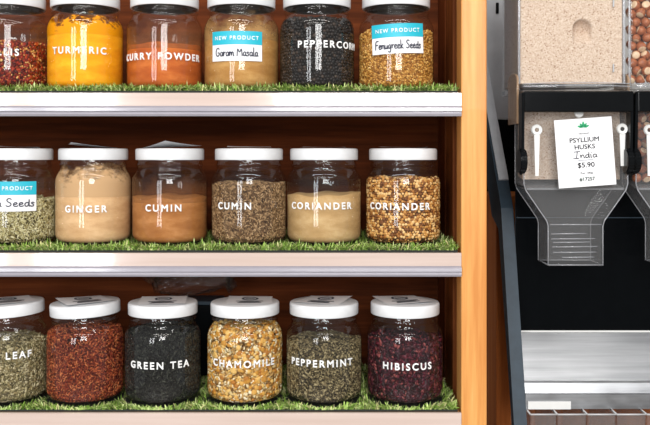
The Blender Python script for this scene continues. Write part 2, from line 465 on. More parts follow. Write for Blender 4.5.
def add_lid_paper(lid, rot, size, corners, dx=0.0, dy=0.0, marks=True):
    """square paper tag on top of the lid, corners curled by corners = heights (ll, lr, ur, ul)"""
    n = 10; V = []
    for j in range(n + 1):
        for i in range(n + 1):
            u, v = i / n, j / n
            x, y = (u - .5) * size, (v - .5) * size
            z = 0.0
            for (cu, cv), hh in zip(((0, 0), (1, 0), (1, 1), (0, 1)), corners):
                d = math.hypot(u - cu, v - cv)
                z += hh * max(0, 1 - d / 1.05) ** 1.25
            V.append((x, y, z))
    V = np.array(V)
    q = np.array([(j * (n + 1) + i, j * (n + 1) + i + 1, (j + 1) * (n + 1) + i + 1, (j + 1) * (n + 1) + i) for j in range(n) for i in range(n)])
    def place(W):
        c, s = math.cos(rot), math.sin(rot)
        return np.stack([W[:, 0] * c - W[:, 1] * s + dx, W[:, 0] * s + W[:, 1] * c + dy, W[:, 2] + 0.1233], 1)
    p = link('paper_tag', mesh_np('paper_tag', place(V), [q], smooth=True), M['paper'], lid)
    if marks:
        # dark round device and illegible ruled strokes printed on the tag
        W, Fq = [], []
        def bar(x0, x1, y0, y1):
            i = len(W); W.extend([(x0, y0, .0006), (x1, y0, .0006), (x1, y1, .0006), (x0, y1, .0006)]); Fq.append((i, i + 1, i + 2, i + 3))
        k = 20
        for a in range(k):
            t0, t1 = 2 * math.pi * a / k, 2 * math.pi * (a + 1) / k
            i = len(W)
            for (r, t) in ((.19, t0), (.19, t1), (.14, t1), (.14, t0)): W.append((r * size * math.cos(t), (.12 + r * math.sin(t)) * size, .0006))
            Fq.append((i, i + 1, i + 2, i + 3))
        bar(-.1 * size, .1 * size, .09 * size, .15 * size)
        for yy, ww in ((-.18, .30), (-.27, .22), (-.36, .26)):
            bar(-ww * size, ww * size, (yy - .025) * size, (yy + .02) * size)
        W = np.array(W)
        for row in W:
            u, v = row[0] / size + .5, row[1] / size + .5
            for (cu, cv), hh in zip(((0, 0), (1, 0), (1, 1), (0, 1)), corners):
                row[2] += hh * max(0, 1 - math.hypot(u - cu, v - cv) / 1.05) ** 1.25
        link('printed_marks', mesh_np('printed_marks', place(W), [np.array(Fq)]), M['ink'], p)
    return p

# grain templates ------------------------------------------------------------
def ico(sub):
    bm = bmesh.new(); bmesh.ops.create_icosphere(bm, subdivisions=sub, radius=1.0)
    V = np.array([v.co[:] for v in bm.verts]); Fc = np.array([[v.index for v in f.verts] for f in bm.faces]); bm.free()
    return V, Fc
ICO1, ICO2 = ico(1), ico(2)

def place_grains(tmpl, pos, nrm, size, sizevar=0.25, jitter=0.0, tilt=0.3):
    """size=(long, wide, thick) radii; grains lie flat against the surface with normals nrm"""
    T, Fc = tmpl; n = len(pos); k = len(T)
    nrm = nrm + rng.normal(0, tilt, nrm.shape); nrm /= np.linalg.norm(nrm, axis=1, keepdims=True)
    r = rng.normal(0, 1, nrm.shape)
    t = np.cross(nrm, r); t /= np.linalg.norm(t, axis=1, keepdims=True); b = np.cross(nrm, t)
    sc = np.exp(rng.normal(0, sizevar, (n, 1, 1)))
    P = np.repeat(T[None], n, 0) * np.array(size)[None, None, :] * sc
    if jitter: P *= 1 + rng.normal(0, jitter, (n, k, 3))
    W = P[:, :, 0:1] * t[:, None] + P[:, :, 1:2] * b[:, None] + P[:, :, 2:3] * nrm[:, None] + pos[:, None]
    f = (Fc[None] + (np.arange(n) * k)[:, None, None]).reshape(-1, Fc.shape[1])
    return W.reshape(-1, 3), f

def content_top(ztop, tiltx, tilty, x, y, mound, ph):
    rr = (x * x + y * y) / (0.047 ** 2)
    return ztop + tiltx * x + tilty * y + mound * (1 - rr) + 0.0012 * np.sin(x * 160 + ph) + 0.001 * np.sin(y * 190 + 2 * ph)

RC = 0.0478
def core_arrays(ztop, tx, ty, mound, ph, rc, seg=72):
    prof = [(0.0, 0.0035), (0.036, 0.0030), (0.0430, 0.0040), (0.0462, 0.0072), (rc, 0.0115), (rc, 0.03), (rc, 0.05)]
    V, q = lathe_arrays(prof, seg)
    rings = [(rc, None), (rc * 0.97, 0), (rc * 0.7, 0), (rc * 0.35, 0), (0.0005, 0)]
    a = np.linspace(0, 2 * math.pi, seg, endpoint=False)
    base = len(V) - seg; extra = []; Q = [q]
    for i, (r, _) in enumerate(rings):
        x = r * np.sin(a); y = -r * np.cos(a)
        z = content_top(ztop, tx, ty, x, y, mound, ph)
        rr = np.where(z > 0.0775, np.minimum(r, np.interp(z, [0.0775, 0.082, 0.0865, 0.0905, 0.094, 0.0965], [rc, rc - .0006, rc - .0018, rc - .0038, rc - .0060, rc - .0078])), r)
        extra.append(np.stack([rr * np.sin(a), -rr * np.cos(a), z], 1))
        lo = base if i == 0 else len(V) + (i - 1) * seg
        hi = len(V) + i * seg
        j = np.arange(seg); k = (j + 1) % seg
        Q.append(np.stack([lo + j, lo + k, hi + k, hi + j], 1))
    return np.concatenate([V] + extra), np.concatenate(Q)

def rc_at(z):
    return np.interp(z, [0.0, 0.003, 0.0045, 0.0072, 0.0115, 0.0775, 0.082, 0.0865, 0.0905, 0.094, 0.0965], [0.038, 0.041, 0.0436, 0.0462, RC, RC, RC - .0006, RC - .0018, RC - .0038, RC - .0062, RC - .0080])

def make_grainy(name, ztop, kinds, corecols, corescale, tx=0.0, ty=0.0, mound=0.002, ph=0.0):
    """kinds: list of (template, count, size, material, jitter, tilt, sizevar)"""
    cv, cq = core_arrays(ztop - 0.001, tx, ty, mound, ph, RC - 0.0016)
    Vs, Fs, mats, mi = [cv], [cq], [core_mat(name + '_bed', corecols, corescale)], [0]
    off = len(cv)
    for ki, (tm, cnt, size, mat, jit, tilt, sv) in enumerate(kinds):
        n1 = int(cnt * 0.8); n2 = cnt - n1
        th = rng.uniform(-2.2, 2.2, n1)
        zc = content_top(ztop, tx, ty, RC * np.sin(th), -RC * np.cos(th), 0, ph)
        z = 0.004 + (zc - 0.004) * rng.uniform(0, 1, n1)
        if tm is ICO2 and len(kinds) == 1:
            p = size[0] * 1.93
            rows = int((ztop - .004) / (p * .87)) + 1; cols = int(4.4 * RC / p)
            gi, gj = np.meshgrid(np.arange(cols), np.arange(rows))
            th = (-2.2 + (gi + .5 * (gj % 2)) * p / RC).ravel() + rng.normal(0, .13 * p / RC, cols * rows)
            z = (.0045 + gj * p * .87).ravel() + rng.normal(0, .13 * p, cols * rows)
            n1 = len(th)
        depth = rng.uniform(size[2] * 0.5, size[2] * 0.5 + 0.0014, n1)
        r = rc_at(z) - depth
        pos = np.stack([r * np.sin(th), -r * np.cos(th), z], 1)
        nr = np.stack([np.sin(th), -np.cos(th), np.zeros(n1)], 1)
        rr = (RC - 0.002) * np.sqrt(rng.uniform(0, 1, n2)); ta = rng.uniform(0, 2 * math.pi, n2)
        x, y = rr * np.sin(ta), -rr * np.cos(ta)
        zt = content_top(ztop, tx, ty, x, y, mound, ph) + rng.uniform(-.0008, .0008, n2)
        sq = np.minimum(1, (rc_at(zt) - 0.001) / (RC - 0.002))
        pos = np.concatenate([pos, np.stack([x * sq, y * sq, zt], 1)])
        nr = np.concatenate([nr, np.tile([[0, 0, 1.0]], (n2, 1))])
        W, f = place_grains(tm, pos, nr, size, sv, jit, tilt)
        # keep inside the glass
        W[:, 2] = np.maximum(W[:, 2], .0034)
        rad = np.hypot(W[:, 0], W[:, 1]); lim = rc_at(W[:, 2]) + 0.0004
        k = np.minimum(1, lim / np.maximum(rad, 1e-6)); W[:, 0] *= k; W[:, 1] *= k
        Vs.append(W); Fs.append(f + off); off += len(W); mats.append(mat); mi.append(ki + 1)
    me = mesh_np(name, np.concatenate(Vs), Fs, smooth=True, mats=mi)
    return me, mats

def make_powder(name, ztop, cols, tx=0.0, ty=0.0, mound=0.003, ph=0.0, film=None):
    cv, cq = core_arrays(ztop, tx, ty, mound, ph, RC)
    Vs, Fs, mats, mi = [cv], [cq], [powder_mat(name + '_powder', *cols)], [0]
    if film:
        prof = [(RC + .0002, min(ztop - .006, .07)), (RC + .0002, 0.0775), (0.0478, 0.082), (0.0466, 0.0865), (0.0446, 0.0905), (0.0423, 0.0940), (0.0411, 0.0965), (0.0409, 0.104)]
        fv, fq = lathe_arrays(prof, 72)
        Vs.append(fv); Fs.append(fq + len(cv)); mats.append(film_mat(name + '_dust', *film)); mi.append(1)
    return mesh_np(name, np.concatenate(Vs), Fs, smooth=True, mats=mi), mats

def place_jar(cx, row, label, content, lettering=None, sticker=None, lid_tilt=(0, 0), paper=None, name='spice_jar'):
    Y, base, grp = ROWS[row]
    X = PX(cx, Y)
    j = thing(name, label, 'jar', (X, Y, base), grp)
    thc = -(cx - 325) / F
    g = link('glass_body', jar_glass_me, None, j)
    lid = link('lid', lid_me, None, j)
    link('lid_shade', lid_shade_me, None, lid)
    lid.rotation_euler = (lid_tilt[0], lid_tilt[1], 0)
    if lid_tilt != (0, 0):
        lid.location = (-0.11 * math.sin(lid_tilt[1]), 0.11 * math.sin(lid_tilt[0]), 0)
    if paper: add_lid_paper(lid, *paper)
    yf = Y - 0.047
    if lettering:
        s, deg, py = lettering
        add_lettering(j, s, thc + math.radians(deg), PZ(py, yf) - base)
    if sticker:
        s, deg, py, kw = sticker
        add_sticker(j, s, thc + math.radians(deg), PZ(py, yf) - base, **kw)
    cname, clabel, ccat, (me, mats) = content
    for m in mats: me.materials.append(m)
    c = link(cname, me, None, None, (X, Y, base))
    tag(c, clabel, ccat, None, 'stuff')
    return j

ROWS = {0: (1.125, ZO + 0.0826, 'spice jars on the top shelf'), 1: (1.125, ZO - 0.1142, 'spice jars on the middle shelf'), 2: (1.112, ZO - 0.3116, 'tea jars on the bottom shelf')}
def ZT(py, row):   # content height inside a jar whose edge of fill shows at row py
    Y, base, _ = ROWS[row]
    return PZ(py, Y + (-0.047, 0.0, 0.038)[row]) - base

def gm(name, *cols, **kw): return grain_mat(name, [srgb(*c) for c in cols], **kw)
def cc(*cols): return [srgb(*c) for c in cols]

# ------------------------------------------------------------- top shelf jars
chili = make_grainy('chilli_flakes', ZT(41, 0), [
    (ICO1, 3600, (.0021, .0014, .0005), gm('chilli_flake', (96, 20, 10), (140, 34, 14), (120, 26, 12), (170, 60, 24), (70, 14, 10), (150, 44, 20), rough=0.4), .3, .35, .3),
    (ICO1, 900, (.0017, .0013, .0005), gm('chilli_seed', (214, 160, 84), (196, 132, 66), (226, 182, 110)), .2, .35, .2)], cc((80, 20, 10), (120, 36, 16), (60, 14, 8)), 380)
place_jar(10.5, 0, 'leftmost jar on the top shelf, half full of red chilli flakes, cut by the frame', ('chilli_flakes', 'dark red chilli flakes with pale seeds in the top left jar', 'spice', chili), ('CHILLIS', -20, 52))
turm = make_powder('ground_turmeric', ZT(27, 0), (srgb(226, 140, 4), srgb(240, 160, 10), srgb(247, 180, 32)), tx=-0.05, mound=.002, ph=1.0,
                   film=(srgb(236, 154, 10), .50, .58, .060, .105, 0.95))
place_jar(85.5, 0, 'jar of bright yellow-orange powder lettered TURMERIC', ('ground_turmeric', 'bright yellow-orange turmeric powder filling its jar to the shoulder', 'spice', turm), ('TURMERIC', -11.5, 50))
curry = make_powder('curry_powder', ZT(43, 0), (srgb(156, 72, 24), srgb(184, 92, 34), srgb(204, 116, 52)), mound=.002, ph=2.0,
                    film=(srgb(150, 92, 56), .48, .9, .055, .1, 0.5))
place_jar(164.8, 0, 'jar of rust-orange powder lettered CURRY POWDER', ('curry_powder', 'rust-orange curry powder filling two thirds of its jar', 'spice', curry), ('CURRY POWDER', -6.5, 56))
garam = make_powder('garam_masala', ZT(33, 0), (srgb(156, 108, 52), srgb(178, 130, 70), srgb(198, 154, 92)), mound=.002, ph=.4,
                    film=(srgb(186, 146, 92), .46, .8, .06, .105, 0.8))
place_jar(241.5, 0, 'jar of tan powder with a teal sticker handwritten Garam Masala', ('garam_masala', 'tan garam masala powder behind the handwritten sticker', 'spice', garam), None, ('Garam Masala', -8, 46, {}))
pepper = make_grainy('peppercorns', ZT(17, 0), [(ICO2, 1500, (.0023, .0023, .0022), gm('peppercorn', (24, 20, 18), (38, 31, 27), (16, 14, 13), (62, 50, 42), (30, 26, 24), rough=.45), .06, .3, .1)], cc((20, 16, 14), (38, 32, 28), (12, 10, 9)), 330, mound=0)
place_jar(317, 0, 'jar of black peppercorns lettered PEPPERCORN', ('black_peppercorns', 'black peppercorns filling their jar to the neck', 'spice', pepper), ('PEPPERCORN', 24, 44))
fenu = make_grainy('fenugreek_seeds', ZT(29, 0), [(ICO1, 5600, (.0016, .0011, .0010), gm('fenugreek_seed', (188, 134, 56), (206, 154, 76), (168, 112, 40), (220, 176, 100), (150, 98, 36)), .1, .4, .15)], cc((150, 98, 36), (120, 76, 28), (180, 126, 52)), 480)
place_jar(396, 0, 'jar of golden seeds with a teal sticker handwritten Fenugreek Seeds', ('fenugreek_seeds', 'small golden-brown fenugreek seeds in the jar at the right of the top shelf', 'spice', fenu), None, ('Fenugreek Seeds', 3, 38.5, dict(tilt=math.radians(2.2), w=.070, hw=.061)))

# ---------------------------------------------------------- middle shelf jars
fennel = make_grainy('pale_green_seeds', ZT(199, 1), [(ICO1, 5200, (.0025, .0007, .0007), gm('pale_seed', (182, 172, 124), (162, 150, 100), (202, 194, 150), (140, 128, 82), (214, 206, 168)), .12, .45, .2)], cc((84, 74, 42), (112, 100, 60), (60, 52, 28)), 420)
place_jar(18, 1, 'leftmost jar on the middle shelf with pale green seeds and a sticker handwritten Seeds', ('pale_green_seeds', 'pale grey-green slender seeds half filling the middle left jar', 'spice', fennel), None, ('a Seeds', -14, 196.5, dict(hw=.048, hx=.008)), paper=(0.3, .055, (.002, .001, .0, .003), 0, 0, False))
ginger = make_powder('ground_ginger', ZT(191, 1), (srgb(188, 146, 100), srgb(206, 166, 120), srgb(220, 184, 140)), mound=.004, ph=1.4, tx=.05,
                     film=(srgb(206, 168, 124), .46, .62, .062, .112, 0.85))
place_jar(93.5, 1, 'jar of pale beige powder lettered GINGER', ('ground_ginger', 'pale beige ground ginger with dust smeared up the glass', 'spice', ginger), ('GINGER', -12.5, 209), paper=(0.35, .058, (.007, .0, .0, .005), -0.002, 0.002, False))
cump = make_powder('ground_cumin', ZT(197, 1), (srgb(146, 90, 42), srgb(166, 108, 56), srgb(188, 132, 80)), mound=.003, ph=2.6,
                   film=(srgb(150, 96, 56), .5, .95, .055, .1, 0.35))
place_jar(170, 1, 'jar of ochre-brown powder lettered CUMIN, beside the ginger jar', ('ground_cumin', 'ochre-brown ground cumin filling half its jar', 'spice', cump), ('CUMIN', -10.7, 208), paper=(0.75, .056, (.009, .003, .002, .0), 0.002, 0.002, False))
cums = make_grainy('cumin_seeds', ZT(184, 1), [(ICO1, 6500, (.0023, .0006, .0006), gm('cumin_seed', (140, 108, 72), (118, 88, 56), (166, 134, 94), (96, 70, 44), (184, 152, 112)), .12, .45, .2)], cc((84, 60, 38), (110, 82, 54), (60, 42, 26)), 460)
place_jar(249, 1, 'jar of whole brown seeds lettered CUMIN', ('cumin_seeds', 'slender brown whole cumin seeds filling two thirds of the jar', 'spice', cums), ('CUMIN', -24, 206), paper=(0.1, .058, (.001, .001, .002, .003), 0, 0.004, False))
corp = make_powder('ground_coriander', ZT(194, 1), (srgb(164, 130, 84), srgb(184, 150, 102), srgb(200, 170, 124)), mound=.002, ph=.9, tx=.03)
place_jar(324, 1, 'jar of tan powder lettered CORIANDER, between the whole cumin and whole coriander', ('ground_coriander', 'tan ground coriander filling half its jar', 'spice', corp), ('CORIANDER', -5.5, 206), paper=(-0.05, .058, (.001, .001, .001, .002), 0, 0.004, False))
cors = make_grainy('coriander_seeds', ZT(179, 1), [(ICO2, 1900, (.0019, .0019, .0019), gm('coriander_seed', (192, 138, 70), (158, 102, 44), (212, 164, 96), (116, 70, 30), (226, 188, 128)), .05, .3, .14)], cc((70, 40, 16), (96, 58, 26), (50, 28, 12)), 360, mound=.001)
place_jar(403, 1, 'jar of round golden seeds lettered CORIANDER at the right end of the middle shelf', ('coriander_seeds', 'round golden whole coriander seeds nearly filling the jar', 'spice', cors), ('CORIANDER', -7, 206.5), paper=(0.05, .058, (.001, .001, .001, .002), 0, 0.004, False))

# ---------------------------------------------------------- bottom shelf jars
leaf = make_grainy('dried_leaf_tea', ZT(333, 2), [(ICO1, 7500, (.0020, .0008, .0004), gm('leaf_piece', (150, 138, 98), (122, 110, 74), (176, 164, 124), (92, 82, 54), (194, 182, 146), (136, 120, 80)), .3, .4, .3)], cc((84, 78, 48), (116, 108, 70), (60, 54, 32)), 420)
place_jar(9, 2, 'leftmost tea jar on the bottom shelf lettered LEAF, grey-green dried leaf', ('dried_leaf_tea', 'grey-green chopped dried leaf in the bottom left jar', 'tea', leaf), ('LEAF', 13, 356), None, (0.0, -0.05), paper=(0.5, .060, (.002, .0, .0, .003), 0, 0), name='tea_jar')
roo = make_grainy('red_bush_tea', ZT(322, 2), [(ICO1, 8500, (.0017, .0005, .0004), gm('red_needle', (128, 46, 20), (150, 62, 28), (104, 32, 14), (172, 84, 42), (84, 24, 12), (190, 112, 64)), .25, .45, .3)], cc((84, 26, 12), (116, 42, 20), (60, 18, 8)), 520)
place_jar(85.5, 2, 'unlettered jar of rust-red needle tea on the bottom shelf', ('red_bush_tea', 'rust-red fine needle tea filling the unlettered jar', 'tea', roo), None, None, (0.0, -0.045), paper=(0.55, .060, (.002, .001, .0, .004), 0, -.002), name='tea_jar')
gre = make_grainy('green_tea', ZT(324, 2), [(ICO1, 8000, (.0021, .0006, .0005), gm('tea_leaf', (20, 22, 20), (32, 34, 30), (14, 15, 14), (62, 64, 56), (18, 18, 17), (26, 27, 24)), .3, .45, .3)], cc((16, 17, 16), (30, 31, 28), (10, 11, 10)), 420)
place_jar(163, 2, 'jar of nearly black leaves lettered GREEN TEA', ('green_tea', 'dark twisted green tea leaves filling the jar', 'tea', gre), ('GREEN TEA', -6, 365.5), None, (0, 0), paper=(0.1, .060, (.0, .001, .001, .001), 0, 0), name='tea_jar')
cha = make_grainy('chamomile_flowers', ZT(319, 2), [
    (ICO2, 900, (.0028, .0026, .0024), gm('flower_head', (190, 134, 48), (206, 156, 74), (168, 108, 34), (216, 176, 100)), .08, .3, .2),
    (ICO1, 2300, (.0026, .0014, .0005), gm('petal', (226, 208, 164), (240, 226, 192), (206, 180, 124), (190, 150, 90), (150, 112, 60)), .3, .5, .3)], cc((140, 100, 46), (190, 152, 88), (104, 72, 30)), 330, mound=0)
place_jar(245, 2, 'jar of yellow and white flower heads lettered CHAMOMILE', ('chamomile_flowers', 'yellow chamomile heads mixed with pale petals', 'tea', cha), ('CHAMOMILE', -2.5, 364), None, (0.0, 0.0), paper=(0.05, .058, (.0, .0, .0, .001), 0.006, 0.004), name='tea_jar')
pmt = make_grainy('peppermint_leaf', ZT(333, 2), [(ICO1, 7500, (.0014, .0008, .0004), gm('mint_flake', (112, 98, 66), (88, 76, 50), (138, 124, 90), (60, 52, 34), (162, 148, 110)), .3, .45, .3)], cc((44, 38, 24), (70, 60, 40), (30, 26, 16)), 520)
place_jar(324, 2, 'jar of olive-grey flakes lettered PEPPERMINT', ('peppermint_leaf', 'olive-grey crumbled peppermint leaf', 'tea', pmt), ('PEPPERMINT', -4.6, 363.5), None, (0, 0), paper=(-0.35, .058, (.001, .0, .003, .0), 0.0, .002), name='tea_jar')
hib = make_grainy('hibiscus_petals', ZT(331, 2), [(ICO1, 3600, (.0030, .0018, .0006), gm('hibiscus_piece', (58, 12, 24), (78, 18, 32), (42, 8, 18), (88, 24, 38), (30, 6, 14), (66, 14, 34), (48, 10, 22), (36, 7, 16), (132, 66, 64), rough=.45), .4, .5, .35)], cc((44, 8, 16), (66, 14, 24), (28, 5, 10)), 260)
place_jar(405, 2, 'jar of dark crimson petals lettered HIBISCUS at the right end of the bottom shelf', ('hibiscus_petals', 'dark crimson dried hibiscus petals', 'tea', hib), ('HIBISCUS', 4, 366.5), None, (0.0, 0.0), paper=(0.3, .060, (.0, .002, .0, .002), -.004, .004), name='tea_jar')

# ------------------------------------------------------------- shelving unit
YF, YB = 1.063, 1.278
XL, XR = -0.62, PX(459.7, 1.063)
SZ = [ZO + 0.0766, ZO - 0.1208, ZO - 0.3180]
unit = thing('shelving_unit', 'honey pine shelving unit with three shelves of jars', 'shelving', (-0.2, 1.2, 0))
def child_box(name, x0, x1, y0, y1, z0, z1, mat, bev=0.001):
    o = box(name, x0, x1, y0, y1, z0, z1, mat, None, bev)
    o.parent = unit; o.matrix_parent_inverse = Matrix.Translation((0.2, -1.2, 0))
    return o
TOPZ = ZO + 0.62
post_l = PX(461.0, YF); post_r = PX(486.6, YF)
child_box('post', post_l, post_r, YF - .002, YF + .036, 0, TOPZ, M['pine'], .0015)
child_box('post', XL - .034, XL - .002, YF - .002, YF + .036, 0, TOPZ, M['pine'], .0015)
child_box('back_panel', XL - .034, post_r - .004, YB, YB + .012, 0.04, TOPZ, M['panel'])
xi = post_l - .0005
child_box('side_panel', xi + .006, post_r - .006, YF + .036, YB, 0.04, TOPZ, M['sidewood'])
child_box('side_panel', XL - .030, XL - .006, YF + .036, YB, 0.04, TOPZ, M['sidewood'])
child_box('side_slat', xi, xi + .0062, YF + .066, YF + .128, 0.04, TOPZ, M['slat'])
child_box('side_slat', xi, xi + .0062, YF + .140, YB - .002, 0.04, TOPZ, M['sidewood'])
shelves = []
for i, z in enumerate(SZ):
    s = child_box('shelf', XL, xi - .0006, YF, YB - .001, z - .020, z, M['shelfwood'])
    shelves.append(s)
    # ticket rail clipped on the front edge: pale upper face, grey grooved lip
    xr = PX(461.4, YF - .004)
    bm = bmesh.new()
    t = 0.0
    prism_x(bm, [(YF - .0002, z + .0003), (YF - .0026, z + .0003), (YF - .0040 - t, z - .0002), (YF - .0040, z - .0160), (YF - .0002, z - .0160)], XL, xr)
    r = link('ticket_rail', from_bm('ticket_rail', bm), M['rail']); r.parent = s
    bm = bmesh.new()
    prism_x(bm, [(YF - .0002, z - .0162), (YF - .0038, z - .0162), (YF - .0066, z - .0185), (YF - .0070, z - .0225), (YF - .0052, z - .0238), (YF - .0062, z - .0262), (YF - .0050, z - .0288), (YF - .0002, z - .0288)], XL, xr)
    r = link('rail_lip', from_bm('rail_lip', bm), M['rail_lip']); r.parent = s
child_box('plinth', XL, xi - .001, YF + .01, YF + .03, 0, .5, M['sidewood'])

# ----------------------------------------------------------- grass mats
def grass_mat_obj(zs, jars, row, label, seed):
    g = np.random.default_rng(seed)
    x0, x1 = XL + .004, PX(457.5, 1.066)
    y0, y1 = YF + .001, YB - .004
    root = thing('artificial_grass_mat', label, 'mat', ((x0 + x1) / 2, (y0 + y1) / 2, zs), 'artificial grass mats')
    inv = Matrix.Translation((-(x0 + x1) / 2, -(y0 + y1) / 2, -zs))
    b = box('backing', x0, x1, y0, y1, zs + .0002, zs + .003, M['mat_back'], None, .0004); b.parent = root; b.matrix_parent_inverse = inv
    n = 19000
    x = g.uniform(x0, x1, n)
    y = y0 + (y1 - y0) * g.uniform(0, 1, n) ** 1.9
    Yj = ROWS[row][0]
    keep = np.ones(n, bool); flat = np.zeros(n, bool)
    for jx in jars:
        d = np.hypot(x - jx, y - Yj)
        keep &= d > .0450
        flat |= d < .052
    x, y, flat = x[keep], y[keep], flat[keep]; n = len(x)
    L = g.uniform(.007, .0150, n); L[flat] *= .7; L[y < y0 + .012] *= .8
    az = g.uniform(0, 2 * math.pi, n); lean = np.abs(g.normal(.95, .40, n)).clip(.1, 1.45)
    w = g.uniform(.0005, .0010, n)
    d = np.stack([np.cos(az), np.sin(az)], 1)
    # keep blades leaning away from the jar they stand next to, and from the mat's front rim
    for jx in jars:
        vx, vy = x - jx, y - Yj; dd = np.hypot(vx, vy); m = dd < .062
        mix = np.stack([vx / np.maximum(dd, 1e-6), vy / np.maximum(dd, 1e-6)], 1)
        d[m] = d[m] * .6 + mix[m] * 1.0
    front = y < y0 + .008
    d[front, 1] = np.abs(d[front, 1]) * 0.3 - .12
    d /= np.linalg.norm(d, axis=1, keepdims=True)
    side = np.stack([-d[:, 1], d[:, 0]], 1)
    tw = g.uniform(-.9, .9, n)
    sdir = np.stack([side[:, 0] * np.cos(tw), side[:, 1] * np.cos(tw), np.sin(tw) * .5], 1)
    V = np.zeros((n, 7, 3)); base = np.stack([x, y, np.full(n, zs + .0025)], 1)
    for k, (s, wk) in enumerate(((0, 1), (.4, 1), (.75, .8), (1.0, 0))):
        bend = lean * (0.35 + .65 * s)
        c = base.copy()
        c[:, :2] += d * (L * s * np.sin(bend))[:, None]; c[:, 2] += L * s * np.cos(bend) + .0005
        if k < 3:
            V[:, 2 * k] = c - sdir * (w * wk)[:, None]; V[:, 2 * k + 1] = c + sdir * (w * wk)[:, None]
        else: V[:, 6] = c
    V[:, :, 2] = np.maximum(V[:, :, 2], zs + .002)
    V[:, :, 0] = np.clip(V[:, :, 0], XL + .001, xi - .001); V[:, :, 1] = np.minimum(V[:, :, 1], YB - .001)
    for jx in jars:      # blades bend round the jars
        vx, vy = V[:, :, 0] - jx, V[:, :, 1] - Yj; dd = np.hypot(vx, vy)
        m = dd < .0496; k = .0496 / np.maximum(dd[m], 1e-6)
        V[:, :, 0][m] = jx + vx[m] * k; V[:, :, 1][m] = Yj + vy[m] * k
    o = (np.arange(n) * 7)[:, None]
    q = np.concatenate([o + np.array([[0, 1, 3, 2]]), o + np.array([[2, 3, 5, 4]])]); t3 = o + np.array([[4, 5, 6]])
    me = mesh_np('grass_blades', V.reshape(-1, 3), [q, t3], smooth=True)
    gb = link('grass_blades', me, M['grass']); gb.parent = root; gb.matrix_parent_inverse = inv
    gb['kind'] = 'stuff'
JC = {0: [10.5, 85.5, 164.8, 241.5, 317, 396], 1: [18, 93.5, 170, 249, 324, 403], 2: [9, 85.5, 163, 245, 324, 405]}
for r, pos in ((0, 'top'), (1, 'middle'), (2, 'bottom')):
    grass_mat_obj(SZ[r], [PX(c, ROWS[r][0]) for c in JC[r]], r, 'strip of artificial grass lining the %s shelf under its jars' % pos, 100 + r)

# ------------------------------------- things behind the tea jars
bx = thing('black_box', 'small black box behind the green tea and chamomile jars', 'box', (PX(202, 1.215), 1.215, SZ[2] + .0125))
box('carton', -.028, .028, -.025, .025, 0, .0975, M['black'], bx, .0015)
box('box_lid', -.029, .029, -.026, .026, .0978, .103, M['black_rail'], bx, .001)

def crumpled_bag():
    bm = bmesh.new(); bmesh.ops.create_icosphere(bm, subdivisions=5, radius=1.0)
    V = np.array([v.co[:] for v in bm.verts]); Fc = np.array([[v.index for v in f.verts] for f in bm.faces]); bm.free()
    r = np.random.default_rng(5)
    k = np.ones(len(V))
    for _ in range(34):
        dv = r.normal(0, 1, 3); dv /= np.linalg.norm(dv); ph = r.uniform(0, 6)
        fr = r.uniform(4, 13); k += .045 * np.abs(np.sin(V @ dv * fr + ph)) - .026
    V = V * k[:, None] * np.array([.056, .026, .0185])
    V[:, 2] += .006 * np.sign(np.sin(V[:, 0] * 60)) * (np.abs(V[:, 0]) / .06)
    V[:, 2] -= V[:, 2].min()
    return mesh_np('plastic_bag', V, [Fc], smooth=False)
bag = link('plastic_bag', crumpled_bag(), M['film_bag'], None, (PX(192, 1.22), 1.222, SZ[2] + .116))
tag(bag, 'crumpled clear plastic bag on the black box behind the tea jars', 'bag')

# ------------------------------------------------------- bulk dispensers
def loft_shell(name, secs, mat, parent, bev=.003, cap_top=False, cap_bot=False):
    bm = bmesh.new(); rings = []
    for (x0, x1, y0, y1, z) in secs:
        rings.append([bm.verts.new(p) for p in ((x0, y0, z), (x1, y0, z), (x1, y1, z), (x0, y1, z))])
    vert_edges = []
    for a, b in zip(rings, rings[1:]):
        for i in range(4): bm.faces.new((a[i], a[(i + 1) % 4], b[(i + 1) % 4], b[i]))
    if cap_top: bm.faces.new(rings[-1])
    if cap_bot: bm.faces.new(rings[0][::-1])
    es = [e for e in bm.edges if len(e.link_faces) == 2]
    if bev: bmesh.ops.bevel(bm, geom=es, offset=bev, segments=3, affect='EDGES', profile=.5, clamp_overlap=True)
    return link(name, from_bm(name, bm, False), mat, parent)

